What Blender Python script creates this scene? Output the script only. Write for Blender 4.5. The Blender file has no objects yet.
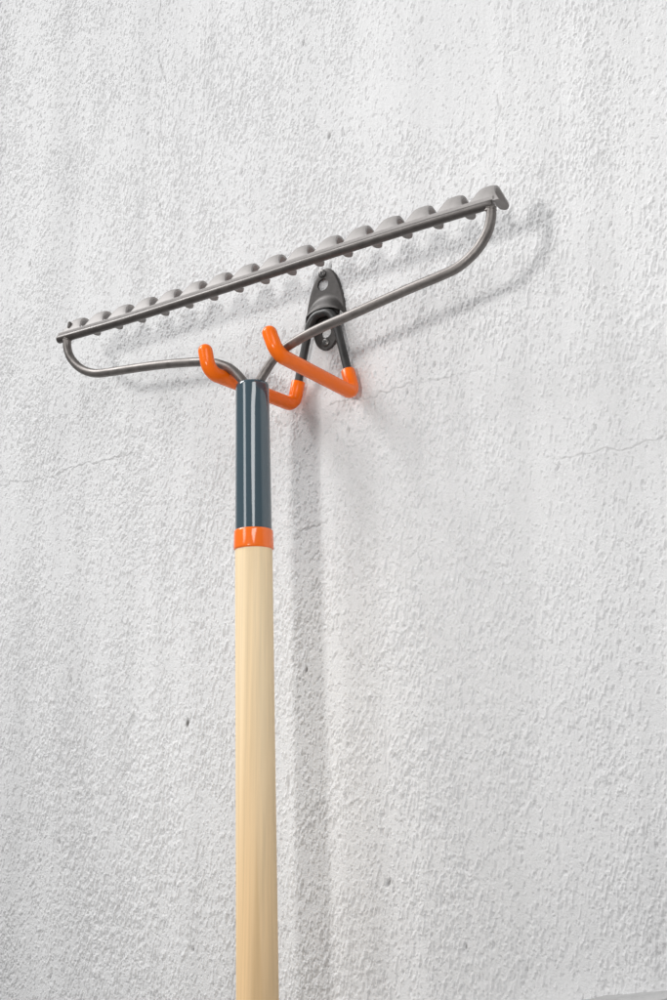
import bpy, bmesh, math
import numpy as np
from mathutils import Vector, Matrix

scene = bpy.context.scene
COL = scene.collection
R = math.radians
rng = np.random.default_rng(7)

# ------------------------------------------------------------------ helpers
def link(name, me, mat=None, parent=None):
    o = bpy.data.objects.new(name, me)
    COL.objects.link(o)
    if mat and not me.materials:
        me.materials.append(mat)
    if parent:
        o.parent = parent
    return o

def obj(name, bm, mat=None, parent=None, smooth=True, sharp=40):
    bmesh.ops.recalc_face_normals(bm, faces=bm.faces)
    me = bpy.data.meshes.new(name)
    bm.to_mesh(me); bm.free()
    if smooth:
        me.shade_smooth()
        me.set_sharp_from_angle(angle=R(sharp))
    return link(name, me, mat, parent)

def thing(name, label, cat):
    o = bpy.data.objects.new(name, None)
    COL.objects.link(o)
    o.empty_display_size = 0.02
    o['label'] = label; o['category'] = cat
    return o

def catmull(pts, n=8):
    P = [Vector(p) for p in pts]
    P = [P[0] * 2 - P[1]] + P + [P[-1] * 2 - P[-2]]
    out = []
    for i in range(1, len(P) - 2):
        a, b, c, d = P[i - 1:i + 3]
        for k in range(n):
            t = k / n
            out.append(0.5 * ((2 * b) + (c - a) * t + (2 * a - 5 * b + 4 * c - d) * t * t
                              + (3 * b - a - 3 * c + d) * t ** 3))
    out.append(P[-2])
    return out

def fillet(pts, rad, n=8):
    """polyline with its corners rounded"""
    P = [Vector(p) for p in pts]
    out = [P[0]]
    for i in range(1, len(P) - 1):
        r = rad[i] if isinstance(rad, (list, tuple)) else rad
        u = (P[i - 1] - P[i]).normalized(); v = (P[i + 1] - P[i]).normalized()
        ang = u.angle(v)
        t = r / math.tan(ang / 2)
        a, b = P[i] + u * t, P[i] + v * t
        cdir = (u + v).normalized()
        cen = P[i] + cdir * (r / math.sin(ang / 2))
        va, vb = a - cen, b - cen
        tot = va.angle(vb)
        ax = va.cross(vb).normalized()
        for k in range(n + 1):
            out.append(cen + Matrix.Rotation(tot * k / n, 3, ax) @ va)
    out.append(P[-1])
    return out

def tube(bm, pts, rad, seg=20, cap0='flat', cap1='flat', flat=None):
    """swept round bar; rad is a number or one value per point; round caps optional"""
    P = [Vector(p) for p in pts]
    n = len(P)
    r = [rad] * n if isinstance(rad, (int, float)) else list(rad)
    def dome(p, d, rr):
        q, s = [], []
        for k in range(1, 7):
            a = k / 6 * math.pi / 2
            q.append(p + d * rr * math.sin(a)); s.append(max(rr * math.cos(a), rr * 0.02))
        return q, s
    if cap0 == 'round':
        q, s = dome(P[0], (P[0] - P[1]).normalized(), r[0]); P = q[::-1] + P; r = s[::-1] + r
    if cap1 == 'round':
        q, s = dome(P[-1], (P[-1] - P[-2]).normalized(), r[-1]); P = P + q; r = r + s
    n = len(P)
    T = []
    for i in range(n):
        T.append((P[min(i + 1, n - 1)] - P[max(i - 1, 0)]).normalized())
    N = T[0].orthogonal().normalized()
    rings = []
    for i in range(n):
        N = (N - T[i] * N.dot(T[i])).normalized()
        B = T[i].cross(N)
        rings.append([bm.verts.new(P[i] + (N * math.cos(2 * math.pi * k / seg) + B * math.sin(2 * math.pi * k / seg)) * r[i])
                      for k in range(seg)])
    for a, b in zip(rings, rings[1:]):
        for k in range(seg):
            bm.faces.new((a[k], a[(k + 1) % seg], b[(k + 1) % seg], b[k]))
    bm.faces.new(rings[0][::-1]); bm.faces.new(rings[-1])

def lathe(bm, prof, origin, axis, seg=64, cap=True):
    """prof: (distance along the axis, radius)"""
    axis = Vector(axis).normalized(); o = Vector(origin)
    N = axis.orthogonal().normalized(); B = axis.cross(N)
    rings = []
    for (h, r) in prof:
        rings.append([bm.verts.new(o + axis * h + (N * math.cos(2 * math.pi * k / seg) + B * math.sin(2 * math.pi * k / seg)) * r)
                      for k in range(seg)])
    for a, b in zip(rings, rings[1:]):
        for k in range(seg):
            bm.faces.new((a[k], a[(k + 1) % seg], b[(k + 1) % seg], b[k]))
    if cap:
        bm.faces.new(rings[0][::-1]); bm.faces.new(rings[-1])

# ------------------------------------------------------------------ materials
def mat(name):
    m = bpy.data.materials.new(name); m.use_nodes = True
    nt = m.node_tree
    b = nt.nodes['Principled BSDF']
    return m, nt, b

def N(nt, t, **kw):
    n = nt.nodes.new(t)
    for k, v in kw.items():
        if k in n.inputs:
            n.inputs[k].default_value = v
        else:
            setattr(n, k, v)
    return n

def ramp(nt, src, stops):
    n = nt.nodes.new('ShaderNodeValToRGB')
    e = n.color_ramp.elements
    while len(e) < len(stops): e.new(0.5)
    for el, (p, c) in zip(e, stops):
        el.position = p
        el.color = (c, c, c, 1) if isinstance(c, (int, float)) else (*c, 1)
    nt.links.new(src, n.inputs['Fac'])
    return n

def coords(nt, scale=(1, 1, 1)):
    tc = N(nt, 'ShaderNodeTexCoord'); mp = N(nt, 'ShaderNodeMapping')
    mp.inputs['Scale'].default_value = scale
    nt.links.new(tc.outputs['Object'], mp.inputs['Vector'])
    return mp.outputs['Vector']

def noise(nt, vec, scale, detail=4, rough=0.5):
    n = N(nt, 'ShaderNodeTexNoise', Scale=scale, Detail=detail, Roughness=rough)
    nt.links.new(vec, n.inputs['Vector'])
    return n.outputs['Fac']

def mix(nt, a, b, fac, blend='MIX'):
    n = nt.nodes.new('ShaderNodeMix'); n.data_type = 'RGBA'; n.blend_type = blend
    for s, v in ((6, a), (7, b), (0, fac)):
        if isinstance(v, bpy.types.NodeSocket): nt.links.new(v, n.inputs[s])
        elif s == 0: n.inputs[0].default_value = v
        else: n.inputs[s].default_value = (*v, 1) if len(v) == 3 else v
    return n.outputs[2]

def plaster_mat():
    m, nt, b = mat('white_roughcast_plaster')
    v1 = coords(nt, (1, 1, 0.35))
    big = ramp(nt, noise(nt, v1, 5.5, 5, 0.6), [(0.34, 0.0), (0.66, 1.0)]).outputs[0]
    c = mix(nt, (0.775, 0.775, 0.781), (0.85, 0.85, 0.853), big)
    # faint run marks down the wall
    v2 = coords(nt, (1, 1, 0.045))
    runs = ramp(nt, noise(nt, v2, 26, 4, 0.65), [(0.36, 0.86), (0.58, 1.0)]).outputs[0]
    c = mix(nt, c, runs, 0.55, 'MULTIPLY')
    v3 = coords(nt)
    fine = ramp(nt, noise(nt, v3, 420, 3, 0.6), [(0.30, 0.90), (0.60, 1.0)]).outputs[0]
    c = mix(nt, c, fine, 0.5, 'MULTIPLY')
    # rare dirty specks
    sp = ramp(nt, noise(nt, v3, 120, 2, 0.5), [(0.18, 0.5), (0.22, 1.0)]).outputs[0]
    c = mix(nt, c, sp, 0.8, 'MULTIPLY')
    # crack and pit grime carried by the relief mesh
    at = N(nt, 'ShaderNodeAttribute', attribute_name='grime')
    c = mix(nt, c, (0.20, 0.195, 0.19), at.outputs['Fac'])
    nt.links.new(c, b.inputs['Base Color'])
    b.inputs['Roughness'].default_value = 0.85
    b.inputs['Specular IOR Level'].default_value = 0.22
    bp_ = N(nt, 'ShaderNodeBump', Strength=0.9, Distance=0.0007)
    nt.links.new(noise(nt, v3, 820, 3, 0.65), bp_.inputs['Height'])
    # the margin outside the relief patch carries the same grain as a bump
    pl = N(nt, 'ShaderNodeAttribute', attribute_name='plain')
    v4 = coords(nt, (1, 1, 0.45))
    mu = N(nt, 'ShaderNodeMath', operation='MULTIPLY')
    nt.links.new(ramp(nt, noise(nt, v4, 230, 3, 0.6), [(0.36, 0.0), (0.52, 1.0)]).outputs[0], mu.inputs[0]); nt.links.new(pl.outputs['Fac'], mu.inputs[1])
    b2 = N(nt, 'ShaderNodeBump', Strength=0.8, Distance=0.0010)
    nt.links.new(mu.outputs[0], b2.inputs['Height']); nt.links.new(bp_.outputs['Normal'], b2.inputs['Normal'])
    nt.links.new(b2.outputs['Normal'], b.inputs['Normal'])
    return m

def ledge_mat():
    m, nt, b = mat('grey_ledge_cement')
    v = coords(nt)
    c = mix(nt, (0.40, 0.40, 0.40), (0.52, 0.52, 0.52), ramp(nt, noise(nt, v, 40, 6, 0.7), [(0.3, 0.0), (0.7, 1.0)]).outputs[0])
    nt.links.new(c, b.inputs['Base Color']); b.inputs['Roughness'].default_value = 0.9
    bp_ = N(nt, 'ShaderNodeBump', Strength=0.6, Distance=0.001)
    nt.links.new(noise(nt, v, 260, 4, 0.6), bp_.inputs['Height']); nt.links.new(bp_.outputs['Normal'], b.inputs['Normal'])
    return m

def metal_mat(name, lo, hi, rough, metallic, grain=160, bump=0.12):
    m, nt, b = mat(name)
    v = coords(nt)
    n1 = ramp(nt, noise(nt, v, grain, 5, 0.65), [(0.3, 0.0), (0.7, 1.0)]).outputs[0]
    nt.links.new(mix(nt, lo, hi, n1), b.inputs['Base Color'])
    r = ramp(nt, noise(nt, v, grain * 0.5, 4, 0.6), [(0.3, max(rough - 0.07, 0.05)), (0.7, rough + 0.07)]).outputs[0]
    nt.links.new(r, b.inputs['Roughness'])
    b.inputs['Metallic'].default_value = metallic
    bp_ = N(nt, 'ShaderNodeBump', Strength=bump, Distance=0.0004)
    nt.links.new(noise(nt, v, 1400, 3, 0.6), bp_.inputs['Height'])
    nt.links.new(bp_.outputs['Normal'], b.inputs['Normal'])
    return m

def gloss_mat(name, lo, hi, rough=0.12, coat=0.0, ior=1.5, bump=0.03):
    m, nt, b = mat(name)
    v = coords(nt)
    nt.links.new(mix(nt, lo, hi, noise(nt, v, 60, 4, 0.6)), b.inputs['Base Color'])
    b.inputs['Roughness'].default_value = rough
    b.inputs['IOR'].default_value = ior
    b.inputs['Coat Weight'].default_value = coat
    b.inputs['Coat Roughness'].default_value = 0.06
    bp_ = N(nt, 'ShaderNodeBump', Strength=bump, Distance=0.0003)
    nt.links.new(noise(nt, v, 220, 2, 0.5), bp_.inputs['Height'])
    nt.links.new(bp_.outputs['Normal'], b.inputs['Normal'])
    return m

def wood_mat():
    m, nt, b = mat('pale_ash_wood')
    v = coords(nt, (1, 1, 0.022))
    g1 = ramp(nt, noise(nt, v, 62, 3, 0.5), [(0.36, 0.0), (0.66, 1.0)]).outputs[0]
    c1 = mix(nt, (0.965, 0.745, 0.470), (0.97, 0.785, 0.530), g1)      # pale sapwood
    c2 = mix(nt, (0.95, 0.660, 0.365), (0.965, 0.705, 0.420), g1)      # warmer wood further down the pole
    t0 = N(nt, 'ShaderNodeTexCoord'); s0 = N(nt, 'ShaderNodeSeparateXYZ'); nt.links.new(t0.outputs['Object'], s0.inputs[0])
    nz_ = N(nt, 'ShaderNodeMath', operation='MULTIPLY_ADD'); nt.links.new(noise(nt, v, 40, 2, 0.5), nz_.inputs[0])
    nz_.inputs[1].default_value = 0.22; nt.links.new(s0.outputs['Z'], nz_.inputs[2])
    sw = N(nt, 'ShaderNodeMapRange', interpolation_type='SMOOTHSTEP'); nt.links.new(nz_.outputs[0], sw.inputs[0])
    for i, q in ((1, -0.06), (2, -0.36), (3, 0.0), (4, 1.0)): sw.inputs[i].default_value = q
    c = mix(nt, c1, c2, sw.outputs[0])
    v2 = coords(nt, (1, 1, 0.012))
    g2 = ramp(nt, noise(nt, v2, 420, 4, 0.6), [(0.35, 0.87), (0.62, 1.0)]).outputs[0]
    c = mix(nt, c, g2, 0.8, 'MULTIPLY')
    # cathedral figure: long tongues of darker late wood, denser low on the pole
    w = N(nt, 'ShaderNodeTexWave', wave_type='RINGS', rings_direction='Z', Scale=34.0, Distortion=2.2, Detail=2.0)
    w.inputs['Detail Scale'].default_value = 1.2
    mp = coords(nt, (1, 1, 0.06)); nt.links.new(mp, w.inputs['Vector'])
    wr = ramp(nt, w.outputs['Fac'], [(0.55, 1.0), (0.82, 0.90), (1.0, 0.97)]).outputs[0]
    c = mix(nt, c, wr, 0.75, 'MULTIPLY')
    # one long tongue of late wood rising up the lower pole
    tc = N(nt, 'ShaderNodeTexCoord')
    dp = N(nt, 'ShaderNodeVectorMath', operation='DOT_PRODUCT'); nt.links.new(tc.outputs['Object'], dp.inputs[0])
    dp.inputs[1].default_value = (0.77, 0.63, 0.018)
    ab = N(nt, 'ShaderNodeMath', operation='ABSOLUTE'); nt.links.new(dp.outputs['Value'], ab.inputs[0])
    sp = N(nt, 'ShaderNodeSeparateXYZ'); nt.links.new(tc.outputs['Object'], sp.inputs[0])
    wd = N(nt, 'ShaderNodeMapRange'); nt.links.new(sp.outputs['Z'], wd.inputs[0])
    for i, v in ((1, -0.30), (2, -0.47), (3, -0.0012), (4, 0.0052)): wd.inputs[i].default_value = v
    df = N(nt, 'ShaderNodeMath', operation='SUBTRACT'); nt.links.new(wd.outputs[0], df.inputs[0]); nt.links.new(ab.outputs[0], df.inputs[1])
    tg = N(nt, 'ShaderNodeMapRange', interpolation_type='SMOOTHSTEP'); nt.links.new(df.outputs[0], tg.inputs[0])
    for i, v in ((1, -0.0005), (2, 0.0014), (3, 0.0), (4, 0.42)): tg.inputs[i].default_value = v
    c = mix(nt, c, (0.74, 0.50, 0.255), tg.outputs[0])
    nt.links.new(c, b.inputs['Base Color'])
    b.inputs['Roughness'].default_value = 0.6
    b.inputs['Specular IOR Level'].default_value = 0.12
    bp_ = N(nt, 'ShaderNodeBump', Strength=0.08, Distance=0.0004)
    nt.links.new(noise(nt, v2, 420, 3, 0.6), bp_.inputs['Height'])
    nt.links.new(bp_.outputs['Normal'], b.inputs['Normal'])
    return m

M_wall = plaster_mat()
M_ledge = ledge_mat()
M_steel = metal_mat('grey_painted_steel', (0.155, 0.140, 0.132), (0.235, 0.217, 0.206), 0.43, 0.7)
M_tine = metal_mat('forged_grey_steel', (0.30, 0.284, 0.276), (0.375, 0.355, 0.346), 0.55, 0.25)
M_bar = metal_mat('dark_forged_steel', (0.075, 0.067, 0.063), (0.115, 0.104, 0.098), 0.36, 0.5)
M_plate = metal_mat('gunmetal_plate', (0.044, 0.040, 0.038), (0.074, 0.068, 0.065), 0.44, 0.55)
M_wire = metal_mat('black_wire', (0.022, 0.022, 0.022), (0.04, 0.038, 0.037), 0.42, 0.0)
M_screw = metal_mat('dark_screw', (0.11, 0.105, 0.10), (0.18, 0.17, 0.165), 0.36, 0.85)
M_recess = metal_mat('screw_recess', (0.01, 0.01, 0.01), (0.02, 0.02, 0.02), 0.6, 0.0)
M_orange = gloss_mat('orange_vinyl', (1.0, 0.165, 0.006), (1.0, 0.185, 0.008), 0.22, 0.0, 1.38)
M_collar = gloss_mat('orange_plastic', (1.0, 0.165, 0.006), (1.0, 0.185, 0.008), 0.13, 0.0, 1.75)
M_socket = gloss_mat('slate_blue_lacquer', (0.040, 0.073, 0.095), (0.047, 0.084, 0.108), 0.10, 0.0, 1.85)
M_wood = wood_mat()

# ------------------------------------------------------------------ wall
def fft_filter(shape, step, sx, sz, ang=0.0, seed=1):
    """white noise smoothed by a slanted gaussian (sx, sz in metres)"""
    r = np.random.default_rng(seed)
    w = r.standard_normal(shape)
    kz = np.fft.fftfreq(shape[0], step)[:, None] * 2 * np.pi
    kx = np.fft.rfftfreq(shape[1], step)[None, :] * 2 * np.pi
    a, c = math.cos(ang), math.sin(ang)
    u, v = kx * a + kz * c, -kx * c + kz * a
    g = np.exp(-0.5 * ((u * sx) ** 2 + (v * sz) ** 2))
    o = np.fft.irfft2(np.fft.rfft2(w) * g, s=shape)
    return (o - o.mean()) / o.std()

def build_wall():
    step = 0.00046
    x0, x1, z0, z1 = -0.465, 0.345, -0.59, 0.47
    xs = np.arange(x0, x1, step); zs = np.arange(z0, z1, step)
    sh = (len(zs), len(xs))
    X, Z = np.meshgrid(xs, zs)
    F = lambda *a, **k: fft_filter(sh, step, *a, **k)
    # trowelled roughcast: short slanted ridges, upright on the left, broken up on the right
    A = F(0.00047, 0.0018, ang=-0.17, seed=2)
    B = F(0.00050, 0.0012, ang=-0.42, seed=3)
    C2 = F(0.00045, 0.00060, seed=4)
    m1 = 1 / (1 + np.exp(-2.2 * F(0.05, 0.09, seed=5)))
    m2 = 1 / (1 + np.exp(-2.0 * F(0.05, 0.05, seed=6)))
    m3 = 1 / (1 + np.exp(-2.4 * F(0.012, 0.018, seed=14)))
    ridge = (A * m1 + B * (1 - m1)) / np.sqrt(m1 ** 2 + (1 - m1) ** 2)
    ridge = ridge * 0.85 + C2 * 0.42
    # a flat skim with short raised grains, crowded in some patches and sparse in others
    grain = A * (0.45 + 0.6 * m1) + B * (0.15 + 0.35 * (1 - m1)) + C2 * 0.45
    grain /= grain.std()
    up = np.maximum(grain - 0.95 + 0.80 * (m3 - 0.5) + 0.45 * (m2 - 0.5), 0)
    h = np.tanh(up * 1.3) * 0.00058
    nick = np.maximum(0.50 * m3 + 0.45 * m2 - 1.62 - ridge * 0.95, 0)
    h -= np.tanh(nick * 3.0) * 0.00075
    h += (A * 0.5 + C2 * 0.5) * 0.00008
    lump = F(0.0016, 0.0022, ang=-0.3, seed=7)
    h += np.tanh(np.maximum(lump - 1.35, 0) * 1.6) * 0.00036 * (0.3 + m2)     # scattered pimples
    pit = F(0.0010, 0.0022, ang=-0.25, seed=8)
    h -= np.maximum(pit - 2.1, 0) * 0.0010       # scattered pits
    seam = F(0.0011, 0.045, seed=15)
    h -= np.maximum(seam - 1.7, 0) * 0.00022     # long trowel lines down the wall
    h += F(0.012, 0.02, seed=9) * 0.00007 + F(0.08, 0.16, seed=10) * 0.0002
    grime = np.clip((pit - 3.25) * 0.9, 0, 0.6)
    # shrinkage cracks
    jx = F(0.0015, 0.003, seed=11) * .5 + F(0.006, 0.006, seed=21); jz = F(0.0016, 0.0016, seed=12) * .6 + F(0.008, 0.008, seed=22); brk = F(0.012, 0.012, seed=13)
    def crack(pts, wd, depth, dirt, lip=0.00025):
        nonlocal h, grime
        pts = np.array(pts)
        xa, xb = pts[:, 0].min() - .02, pts[:, 0].max() + .02
        za, zb = pts[:, 1].min() - .02, pts[:, 1].max() + .02
        i0, i1 = np.searchsorted(xs, (xa, xb)); k0, k1 = np.searchsorted(zs, (za, zb))
        s = (slice(k0, k1), slice(i0, i1))
        px = X[s] + jx[s] * 0.0012; pz = Z[s] + jz[s] * 0.0012
        dmin = np.full(px.shape, 1.0); sgn = np.zeros(px.shape)
        for a, b in zip(pts, pts[1:]):
            d = b - a; L = (d ** 2).sum()
            t = np.clip(((px - a[0]) * d[0] + (pz - a[1]) * d[1]) / L, 0, 1)
            q = np.hypot(px - a[0] - t * d[0], pz - a[1] - t * d[1])
            sg = (pz - a[1]) * d[0] - (px - a[0]) * d[1]
            sgn = np.where(q < dmin, np.sign(sg), sgn); dmin = np.minimum(q, dmin)
        fade = np.clip(0.75 + 0.5 * brk[s], 0.1, 1)
        k = np.exp(-(dmin / (wd * 0.72)) ** 2) * fade
        h[s] -= depth * k
        h[s] += lip * np.exp(-(dmin / 0.006) ** 2) * fade * (sgn * 0.5 + 0.5)
        grime[s] = np.maximum(grime[s], dirt * 0.5 * k)
    crack([(-.44, -.097), (-.378, -.0955), (-.3235, -.0968), (-.2846, -.0907), (-.2343, -.0900), (-.192, -.0925)], .0009, .0004, .34)
    crack([(-.19, -.190), (-.1596, -.1879), (-.12, -.1855), (-.0837, -.1852)], .0009, .0005, .30)
    crack([(-.023, -.1790), (-.008, -.1770), (.0013, -.1733)], .0010, .0006, .45)
    crack([(.006, -.0805), (.03, -.0794), (.0717, -.0800), (.1331, -.0785), (.1745, -.0788)], .0009, .0005, .33)
    crack([(.2033, -.1554), (.241, -.1533), (.282, -.1494), (.36, -.147)], .0008, .0004, .24)
    crack([(-.190, .40), (-.1905, .344), (-.1906, .283), (-.181, .2596), (-.1848, .1913), (-.1858, .15), (-.1786, .1218)], .0011, .0007, .60)
    crack([(.1625, .135), (.1613, .1142), (.1582, .0664)], .0010, .0007, .55)
    crack([(.213, .30), (.2135, .15), (.212, .02)], .0008, .0004, .26)
    crack([(.205, -.16), (.207, -.27), (.206, -.40)], .0009, .0004, .16)
    for (cx, cz, rx, rz, d) in ((-.1365, -.3236, .0016, .0038, 1.1), (-.1454, -.4492, .0009, .0026, 1.0), (-.0165, -.2879, .0011, .0020, 1.0), (-.033, -.372, .0010, .0085, .45),
                                (.005, .148, .0018, .0030, .6), (-.200, .212, .0012, .0016, .7), (-.352, .121, .0015, .0025, .5),
                                (-.197, -.3205, .004, .006, .28), (.0965, .221, .0018, .003, .4)):
        q = ((X - cx) / rx) ** 2 + ((Z - cz - (X - cx) * 0.6) / rz) ** 2
        k = np.exp(-q ** 1.5)
        h -= 0.0016 * k * min(1, d * 1.3); grime = np.maximum(grime, d * k * np.clip(0.8 + 0.3 * jx, 0.2, 1))
    edge = np.minimum.reduce([X - x0, x1 - X, Z - z0, z1 - Z])
    h *= np.clip(edge / 0.02, 0, 1)
    # ---- mesh: the fine relief patch plus a plain margin round it
    nz, nx = sh
    co = np.empty((nz * nx, 3), np.float32)
    co[:, 0] = X.ravel(); co[:, 1] = -h.ravel(); co[:, 2] = Z.ravel()
    idx = np.arange(nz * nx, dtype=np.int32).reshape(sh)
    quads = np.stack([idx[:-1, :-1], idx[:-1, 1:], idx[1:, 1:], idx[1:, :-1]], -1).reshape(-1, 4)
    X1, Z1 = float(xs[-1]), float(zs[-1])
    O = (-1.6, -1.25, 1.6, 1.5)
    ex = np.array([(O[0], 0, O[1]), (O[2], 0, O[1]), (O[2], 0, O[3]), (O[0], 0, O[3]),
                   (x0, 0, z0), (X1, 0, z0), (X1, 0, Z1), (x0, 0, Z1)], np.float32)
    n0 = nz * nx
    eq = np.array([(0, 1, 5, 4), (1, 2, 6, 5), (2, 3, 7, 6), (3, 0, 4, 7)], np.int32) + n0
    co = np.concatenate([co, ex]); quads = np.concatenate([quads, eq]).astype(np.int32)
    me = bpy.data.meshes.new('plaster_wall')
    me.vertices.add(len(co)); me.vertices.foreach_set('co', co.ravel())
    me.loops.add(quads.size); me.loops.foreach_set('vertex_index', quads.ravel())
    me.polygons.add(len(quads))
    me.polygons.foreach_set('loop_start', np.arange(0, quads.size, 4, dtype=np.int32))
    me.polygons.foreach_set('loop_total', np.full(len(quads), 4, np.int32))
    me.update(calc_edges=True)
    at = me.attributes.new('grime', 'FLOAT', 'POINT')
    at.data.foreach_set('value', np.concatenate([grime.ravel(), np.zeros(8)]).astype(np.float32))
    pl = me.attributes.new('plain', 'FLOAT', 'POINT')
    pl.data.foreach_set('value', np.concatenate([np.zeros(n0), np.ones(8)]).astype(np.float32))
    me.shade_smooth()
    o = link('plaster_wall', me, M_wall)
    o['label'] = 'white roughcast plaster wall with fine cracks behind the rake and hook'
    o['category'] = 'wall'
    return o

wall = build_wall()

# low ledge at the foot of the wall, only its end shows in the lower right corner
def build_ledge(parent):
    bm = bmesh.new()
    n = 120
    rows = []
    for i in range(n + 1):
        x = 0.02 + (1.3 - 0.02) * i / n
        z = -0.5107 + (x - 0.20) * 0.176
        w = 0.0006 * math.sin(x * 91) + 0.0004 * math.sin(x * 233)
        rows.append([bm.verts.new(v) for v in ((x, 0.004, z + w), (x, -0.022, z - 0.001 + w), (x, -0.025, z - 0.004 + w), (x, -0.025, z - 0.30), (x, 0.004, z - 0.30))])
    for a, b in zip(rows, rows[1:]):
        for k in range(5):
            bm.faces.new((a[k], a[(k + 1) % 5], b[(k + 1) % 5], b[k]))
    bm.faces.new(rows[0]); bm.faces.new(rows[-1][::-1])
    return obj('ledge', bm, M_ledge, parent)
build_ledge(wall)

# ------------------------------------------------------------------ tool hook
hook = thing('tool_hook', 'double tool hook with orange dipped arms on a dark oval plate screwed to the wall', 'tool hook')
hook.location = (0, 0, 0)

def plate_cover():
    """stamped oval plate: flat at the rim, bulging out to an arched lip over the wire"""
    hw, xc, zt, zc, za = 0.0194, 0.0030, 0.0325, -0.0125, -0.0030
    nu, nt_ = 60, 26
    bm = bmesh.new()
    F, Bk = [], []
    for j in range(nt_ + 1):
        t = j / nt_
        fr, bk = [], []
        for i in range(nu + 1):
            s = -math.cos(math.pi * i / nu)
            q = max(0.0, 1 - s * s)
            up = zc + (zt - zc) * (q ** 0.60)
            lo = zc + (za - zc) * (q ** 0.5)
            z = lo + (up - lo) * t + (0.00001 * t)
            prof = max(0.0, 1 - t / 0.36)
            bulge = 0.0050 * prof * prof * (3 - 2 * prof) * (0.75 + 0.25 * q) * min(1, q * 3.2)
            h = 0.0026 + bulge
            rim = min(1.0, (1 - t) * 10 * q + 0.0)
            h -= 0.0007 * (1 - min(1, rim)) ** 2
            fr.append(bm.verts.new((xc + hw * s, -h, z)))
            bk.append(bm.verts.new((xc + hw * s * 0.995, -(h - 0.0019), z)))
        F.append(fr); Bk.append(bk)
    for G in (F, Bk):
        for a, b in zip(G, G[1:]):
            for k in range(nu):
                bm.faces.new((a[k], a[k + 1], b[k + 1], b[k]))
    loopF = F[0] + [r[-1] for r in F[1:]] + F[-1][-2::-1] + [r[0] for r in F[-2:0:-1]]
    loopB = Bk[0] + [r[-1] for r in Bk[1:]] + Bk[-1][-2::-1] + [r[0] for r in Bk[-2:0:-1]]
    L = len(loopF)
    for k in range(L):
        bm.faces.new((loopF[k], loopF[(k + 1) % L], loopB[(k + 1) % L], loopB[k]))
    bmesh.ops.remove_doubles(bm, verts=bm.verts, dist=1e-6)
    return bm

def plate_tongue():
    bm = bmesh.new()
    pts = []
    hw, xc, zb, zt = 0.0122, 0.0036, -0.0366, 0.006
    n = 40
    for k in range(n + 1):
        a = math.pi + math.pi * k / n
        pts.append((xc + hw * math.cos(a) * 1.0, -0.020 + (zb + 0.020) * -math.sin(a) * 1.0))
    pts += [(xc + hw * 0.98, zt), (xc - hw * 0.98, zt)]
    m = len(pts)
    c = (xc, sum(p[1] for p in pts) / m)
    def ring(y, s):
        return [bm.verts.new((c[0] + (p[0] - c[0]) * s, y, c[1] + (p[1] - c[1]) * s)) for p in pts]
    r0, r1, r2 = ring(-0.0004, 1), ring(-0.0020, 1), ring(-0.0026, 0.965)
    for a, b in ((r0, r1), (r1, r2)):
        for k in range(m): bm.faces.new((a[k], a[(k + 1) % m], b[(k + 1) % m], b[k]))
    bm.faces.new(r0[::-1]); bm.faces.new(r2)
    return bm

def drill(o, x, z, rx, rz):
    bm = bmesh.new()
    lathe(bm, [(0, 1.0), (0.04, 1.0)], (0, 0, 0), (0, 1, 0), 40)
    for v in bm.verts: v.co = Vector((x + v.co.x * rx, v.co.y - 0.02, z + v.co.z * rz))
    bmesh.ops.recalc_face_normals(bm, faces=bm.faces)
    me = bpy.data.meshes.new('drill'); bm.to_mesh(me); bm.free()
    c = bpy.data.objects.new('drill', me); COL.objects.link(c)
    md = o.modifiers.new('cut', 'BOOLEAN'); md.operation = 'DIFFERENCE'; md.object = c; md.solver = 'EXACT'
    dg = bpy.context.evaluated_depsgraph_get()
    new = bpy.data.meshes.new_from_object(o.evaluated_get(dg))
    o.modifiers.clear(); o.data = new
    new.shade_smooth(); new.set_sharp_from_angle(angle=R(35))
    bpy.data.objects.remove(c)

cover = obj('plate', plate_cover(), M_plate, hook)
drill(cover, 0.0006, 0.0190, 0.0053, 0.0050)
tongue = obj('plate_tongue', plate_tongue(), M_plate, cover)
drill(tongue, 0.0038, -0.0222, 0.0050, 0.0044)

def screw(x, z, y):
    bm = bmesh.new()
    lathe(bm, [(0, 0.0019), (0.0012, 0.0034), (0.0016, 0.0035), (0.0021, 0.0029), (0.0023, 0.0018)], (x, y, z), (0, -1, 0), 32)
    s = obj('screw', bm, M_screw, cover)
    bm = bmesh.new()
    for a in (0.5, 0.5 + math.pi / 2):
        ca, sa = math.cos(a), math.sin(a)
        vs = []
        for yy in (y - 0.0019 - (0.00002 if a > 1 else 0), y - 0.00245 - (0.00003 if a > 1 else 0)):
            for u, w in ((-1, -1), (1, -1), (1, 1), (-1, 1)):
                uu, ww = u * 0.0019, w * 0.00045
                vs.append(bm.verts.new((x + uu * ca - ww * sa, yy, z + uu * sa + ww * ca)))
        for f in ((0, 1, 2, 3), (7, 6, 5, 4), (0, 4, 5, 1), (1, 5, 6, 2), (2, 6, 7, 3), (3, 7, 4, 0)):
            bm.faces.new([vs[i] for i in f])
    obj('cross_recess', bm, M_recess, s, smooth=False)
screw(0.0001, 0.0284, -0.0016)
screw(0.0034, -0.0303, -0.0014)

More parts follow.
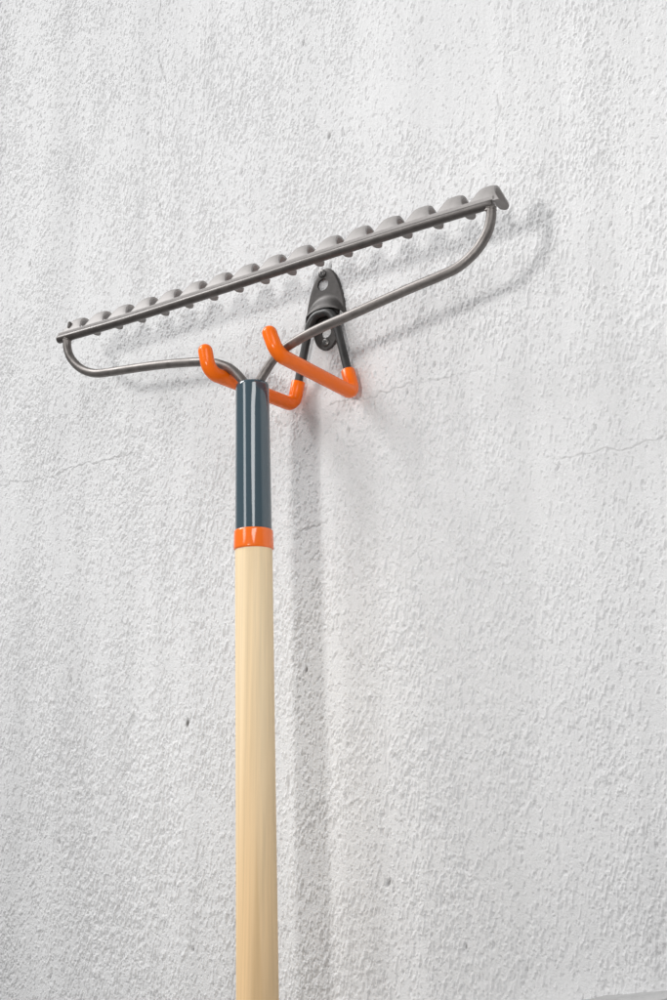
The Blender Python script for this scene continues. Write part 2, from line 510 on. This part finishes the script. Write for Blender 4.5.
# the wire: up one leg, over the loop behind the lip, down the other; each leg turns out into an arm
RW = 0.0033
loop = [(-0.0245, -0.0070, -0.0785), (-0.0092, -0.0070, -0.0145), (-0.0040, -0.0068, -0.0072),
        (0.0100, -0.0068, -0.0072), (0.0160, -0.0070, -0.0145), (0.0335, -0.0070, -0.0790)]
armL = [(-0.0290, -0.1040, -0.0752), (-0.0312, -0.1062, -0.0590)]
armR = [(0.0352, -0.1040, -0.0735), (0.0300, -0.1065, -0.0575)]
whole = fillet([armL[1], armL[0]] + loop + [armR[0], armR[1]], [0, .010, .0065, .014, .0095, .0095, .014, .0065, .010, 0], 8)
bm = bmesh.new(); tube(bm, whole, RW, 18, 'round', 'round')
obj('wire_frame', bm, M_wire, hook)

def sleeve(leg_top, base, tip, end):
    p = fillet([leg_top, base, tip, end], [0, .0075, .0105, 0], 10)
    bm = bmesh.new()
    d0 = (p[0] - p[1]).normalized()
    rr = [0.0055] * len(p)
    p = [p[0] + d0 * 0.0006] + p; rr = [0.0050] + rr
    tube(bm, p, rr, 28, 'flat', 'round')
    return obj('vinyl_sleeve', bm, M_orange, hook)
def lerp(a, b, t): return tuple(Vector(a).lerp(Vector(b), t))
sleeve(lerp(loop[0], loop[1], 0.29), loop[0], armL[0], armL[1])
sleeve(lerp(loop[5], loop[4], 0.30), loop[5], armR[0], armR[1])

# ------------------------------------------------------------------ bow rake
D = -0.088
rake = thing('bow_rake', 'bow rake with grey steel head and pale wooden handle hanging on the orange hook', 'rake')
rake.location = (0.0, D, -0.07)
RO = Vector(rake.location)
def L(p): return Vector(p) - RO              # parts are laid out in the rake's own space

bowL = [(-0.0052, -0.1000), (-0.0066, -0.0868), (-0.0126, -0.0782), (-0.0215, -0.0699), (-0.0304, -0.0651), (-0.0394, -0.0616), (-0.0507, -0.0587), (-0.0731, -0.0553),
        (-0.0973, -0.0525), (-0.1265, -0.0500), (-0.1485, -0.0484), (-0.1663, -0.0461), (-0.1823, -0.0391), (-0.1944, -0.0281), (-0.1996, -0.0175), (-0.2000, -0.0080)]
bowR = [(0.0040, -0.1010), (0.0043, -0.0878), (0.0077, -0.0825), (0.0169, -0.0722), (0.0241, -0.0667), (0.0314, -0.0631), (0.0470, -0.0582), (0.0648, -0.0544),
        (0.0873, -0.0509), (0.1092, -0.0471), (0.1402, -0.0420), (0.1633, -0.0387), (0.1776, -0.0355), (0.1903, -0.0282), (0.1989, -0.0186), (0.2027, -0.0088), (0.2035, -0.0004)]
for pts in (bowL, bowR):
    bm = bmesh.new()
    tube(bm, [L((v.x, D, v.y)) for v in catmull([(a, b, 0) for a, b in pts], 6)], 0.0035, 22)
    obj('bow_arm', bm, M_steel, rake)

barpts = [(-0.2103, -0.0085), (-0.1793, -0.0083), (-0.1305, -0.0078), (-0.0643, -0.0058), (-0.0013, -0.0035), (0.0540, -0.0012), (0.1070, 0.0005), (0.1577, 0.0018), (0.2050, 0.0025)]
bc = [(v.x, v.y) for v in catmull([(a, b, 0) for a, b in barpts], 10)]
def barz(x): return float(np.interp(x, [p[0] for p in bc], [p[1] for p in bc]))
def barr(x): return 0.00355 - (x + 0.21) / 0.415 * 0.0004
bm = bmesh.new()
tube(bm, [L((x, D, z)) for x, z in bc], [barr(x) for x, z in bc], 24)
be = [e for e in bm.edges if len(e.link_faces) == 2 and any(len(f.verts) > 4 for f in e.link_faces)]
bmesh.ops.bevel(bm, geom=be, offset=0.0007, segments=3, affect='EDGES', profile=0.5)
bar = obj('head_bar', bm, M_bar, rake)

# flange behind the bar that the tines grow from
bm = bmesh.new()
rows = []
for x, z in bc:
    prof = [(-0.0006, 0.0006), (-0.0009, 0.0050), (0.0004, 0.0062), (0.0026, 0.0058), (0.0030, 0.0006)]
    rows.append([bm.verts.new(L((x, D + y, z + h))) for y, h in prof])
for a, b in zip(rows, rows[1:]):
    for k in range(5): bm.faces.new((a[k], a[(k + 1) % 5], b[(k + 1) % 5], b[k]))
bm.faces.new(rows[0]); bm.faces.new(rows[-1][::-1])
fl = obj('flange', bm, M_tine, bar)

PITCH, NT = 0.02625, 16
def tine_bm():
    """a forged tine: broad at its root, rising, folding over and reaching back towards the wall"""
    path = [(0.0004, 0.0018), (0.0012, 0.0047), (0.0025, 0.0082), (0.0043, 0.0118), (0.0068, 0.0153), (0.0100, 0.0178),
            (0.0140, 0.0184), (0.0192, 0.0169), (0.0252, 0.0148), (0.0304, 0.0129), (0.0344, 0.0113)]
    width = [0.0263, 0.0226, 0.0184, 0.0150, 0.0130, 0.0120, 0.0113, 0.0103, 0.0093, 0.0083, 0.0072]
    P = catmull([(a, b, w) for (a, b), w in zip(path, width)], 3)
    nu = 10
    bm = bmesh.new()
    top, bot = [], []
    n = len(P)
    for i, p in enumerate(P):
        q = P[min(i + 1, n - 1)] - P[max(i - 1, 0)]
        tl = math.hypot(q.x, q.y); nx_, nz_ = -q.y / tl, q.x / tl          # towards the outside of the fold
        th = 0.0026 - 0.0008 * i / (n - 1)
        a, b = [], []
        for k in range(nu + 1):
            s = -1 + 2 * k / nu
            hwid = p.z / 2
            endr = 1.0
            back = 0.0
            if i >= n - 4:                                                  # rounded point
                back = -0.0026 * (s * s) * (i - (n - 5)) / 4
            dish = -0.0006 * s * s * min(1, i / 8)                          # slightly arched across
            cx = s * hwid
            e = 1 - 0.25 * abs(s) ** 8
            yy, zz = p.x + q.x / tl * back, p.y + q.y / tl * back
            a.append(bm.verts.new((cx, yy + nx_ * (th / 2 * e + dish), zz + nz_ * (th / 2 * e + dish))))
            b.append(bm.verts.new((cx, yy + nx_ * (-th / 2 * e + dish), zz + nz_ * (-th / 2 * e + dish))))
        top.append(a); bot.append(b)
    for G in (top, bot):
        for a, b in zip(G, G[1:]):
            for k in range(nu): bm.faces.new((a[k], a[k + 1], b[k + 1], b[k]))
    for a, b in ((top[0], bot[0]), (top[-1], bot[-1])):
        for k in range(nu): bm.faces.new((a[k], a[k + 1], b[k + 1], b[k]))
    for i in range(n - 1):
        for k in (0, nu): bm.faces.new((top[i][k], top[i + 1][k], bot[i + 1][k], bot[i][k]))
    return bm
proto = obj('tine', tine_bm(), M_tine, rake, sharp=38)
for i in range(NT):
    o = proto if i == 0 else proto.copy()
    if i:
        COL.objects.link(o); o.parent = rake
    x = -0.1974 + PITCH * i
    o.location = L((x, D, barz(x)))
    o.rotation_euler = (0, -math.atan((barz(x + .01) - barz(x - .01)) / .02), 0)
    o.scale = (0.999, 1, 1)
bm = bmesh.new()
tube(bm, [L((-0.2003, D + 0.002, 0.0005)), L((-0.2003, D + 0.0022, 0.0042))], 0.0017, 16, 'flat', 'round')
obj('weld_stub', bm, M_bar, bar)
for x, z in ((-0.1998, -0.0105), (0.2030, -0.0010)):
    bm = bmesh.new()
    bmesh.ops.create_icosphere(bm, subdivisions=3, radius=1)
    for v in bm.verts:
        k = 1 + 0.12 * math.sin(v.co.x * 5 + v.co.z * 7)
        v.co = L((x + v.co.x * 0.0042 * k, D + v.co.y * 0.0036 * k, z + v.co.z * 0.0028 * k))
    obj('weld_bead', bm, M_steel, bar)

# handle, collar and socket share one leaning axis
top = Vector((-0.00060, D, -0.0850)); foot = Vector((0.01074, D, -0.51571))
ax = (foot - top).normalized()
def ptop(h): return L(top + ax * h)
bm = bmesh.new()
lathe(bm, [(0.0006, 0.0085), (0.0000, 0.0100), (0.0003, 0.0112), (0.0014, 0.0120), (0.003, 0.01225), (0.02, 0.01237), (0.06, 0.01272), (0.112, 0.01315), (0.1122, 0.0128)], ptop(0), ax, 72)
obj('socket', bm, M_socket, rake, sharp=50)
bm = bmesh.new()
lathe(bm, [(0.1108, 0.0126), (0.1109, 0.01345), (0.1116, 0.0140), (0.1124, 0.01412), (0.1238, 0.01440), (0.1247, 0.0143), (0.1252, 0.0137), (0.1250, 0.0126)], ptop(0), ax, 72)
obj('collar', bm, M_collar, rake, sharp=50)
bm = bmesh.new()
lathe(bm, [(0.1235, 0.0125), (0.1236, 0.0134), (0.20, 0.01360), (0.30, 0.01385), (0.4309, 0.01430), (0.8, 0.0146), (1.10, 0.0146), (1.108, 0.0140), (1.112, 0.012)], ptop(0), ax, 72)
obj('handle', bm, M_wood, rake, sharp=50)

# ------------------------------------------------------------------ camera
cam = bpy.data.cameras.new('camera'); co_ = bpy.data.objects.new('camera', cam); COL.objects.link(co_)
cam.sensor_fit = 'VERTICAL'; cam.sensor_height = 36.0; cam.lens = 50.4
cam.clip_start = 0.02; cam.clip_end = 100
Fv = Vector((-math.sin(R(36)) * math.cos(R(12.5)), math.cos(R(36)) * math.cos(R(12.5)), math.sin(R(12.5))))
co_.location = (0.62932, -0.85326, -0.39237)
co_.rotation_euler = Fv.to_track_quat('-Z', 'Y').to_euler()
scene.camera = co_

# ------------------------------------------------------------------ light: a studio set-up
w = bpy.data.worlds.new('World'); scene.world = w; w.use_nodes = True
bg = w.node_tree.nodes['Background']
bg.inputs['Color'].default_value = (0.99, 0.995, 1.0, 1)
bg.inputs['Strength'].default_value = 0.215

def area(name, loc, aim, sx, sy, power, color=(1, 1, 1)):
    l = bpy.data.lights.new(name, 'AREA'); l.shape = 'RECTANGLE'; l.size = sx; l.size_y = sy
    l.energy = power; l.color = color
    o = bpy.data.objects.new(name, l); COL.objects.link(o)
    o.location = loc
    o.rotation_euler = (Vector(aim) - Vector(loc)).to_track_quat('-Z', 'Z').to_euler()
    return o
def polar(az, el, d, c=(0.0, -0.088, -0.14)):
    a, e = R(az), R(el)
    return (c[0] + math.sin(a) * math.cos(e) * d, c[1] - math.cos(a) * math.cos(e) * d, c[2] + math.sin(e) * d)
C0 = (0.0, -0.088, -0.14)
kl = bpy.data.lights.new('key_lamp', 'SPOT'); kl.energy = 18.5; kl.shadow_soft_size = 0.054
kl.spot_size = R(64); kl.spot_blend = 1.0; kl.color = (1.0, 0.985, 0.965)
ko = bpy.data.objects.new('key_lamp', kl); COL.objects.link(ko)
ko.location = polar(12, -5, 1.16)
ko.rotation_euler = (Vector((-0.04, 0, -0.07)) - ko.location).to_track_quat('-Z', 'Y').to_euler()
area('strip_softbox_left', polar(-21, 23, 1.7), C0, 0.44, 0.95, 5.0)
area('strip_softbox_right', polar(44, 23, 1.7), C0, 0.50, 0.95, 7.2)
area('top_softbox', polar(-63, 44, 3.6), C0, 1.5, 1.5, 96)

scene.view_settings.view_transform = 'Standard'
scene.view_settings.look = 'None'
scene.view_settings.exposure = 0.06
scene.view_settings.gamma = 1.0
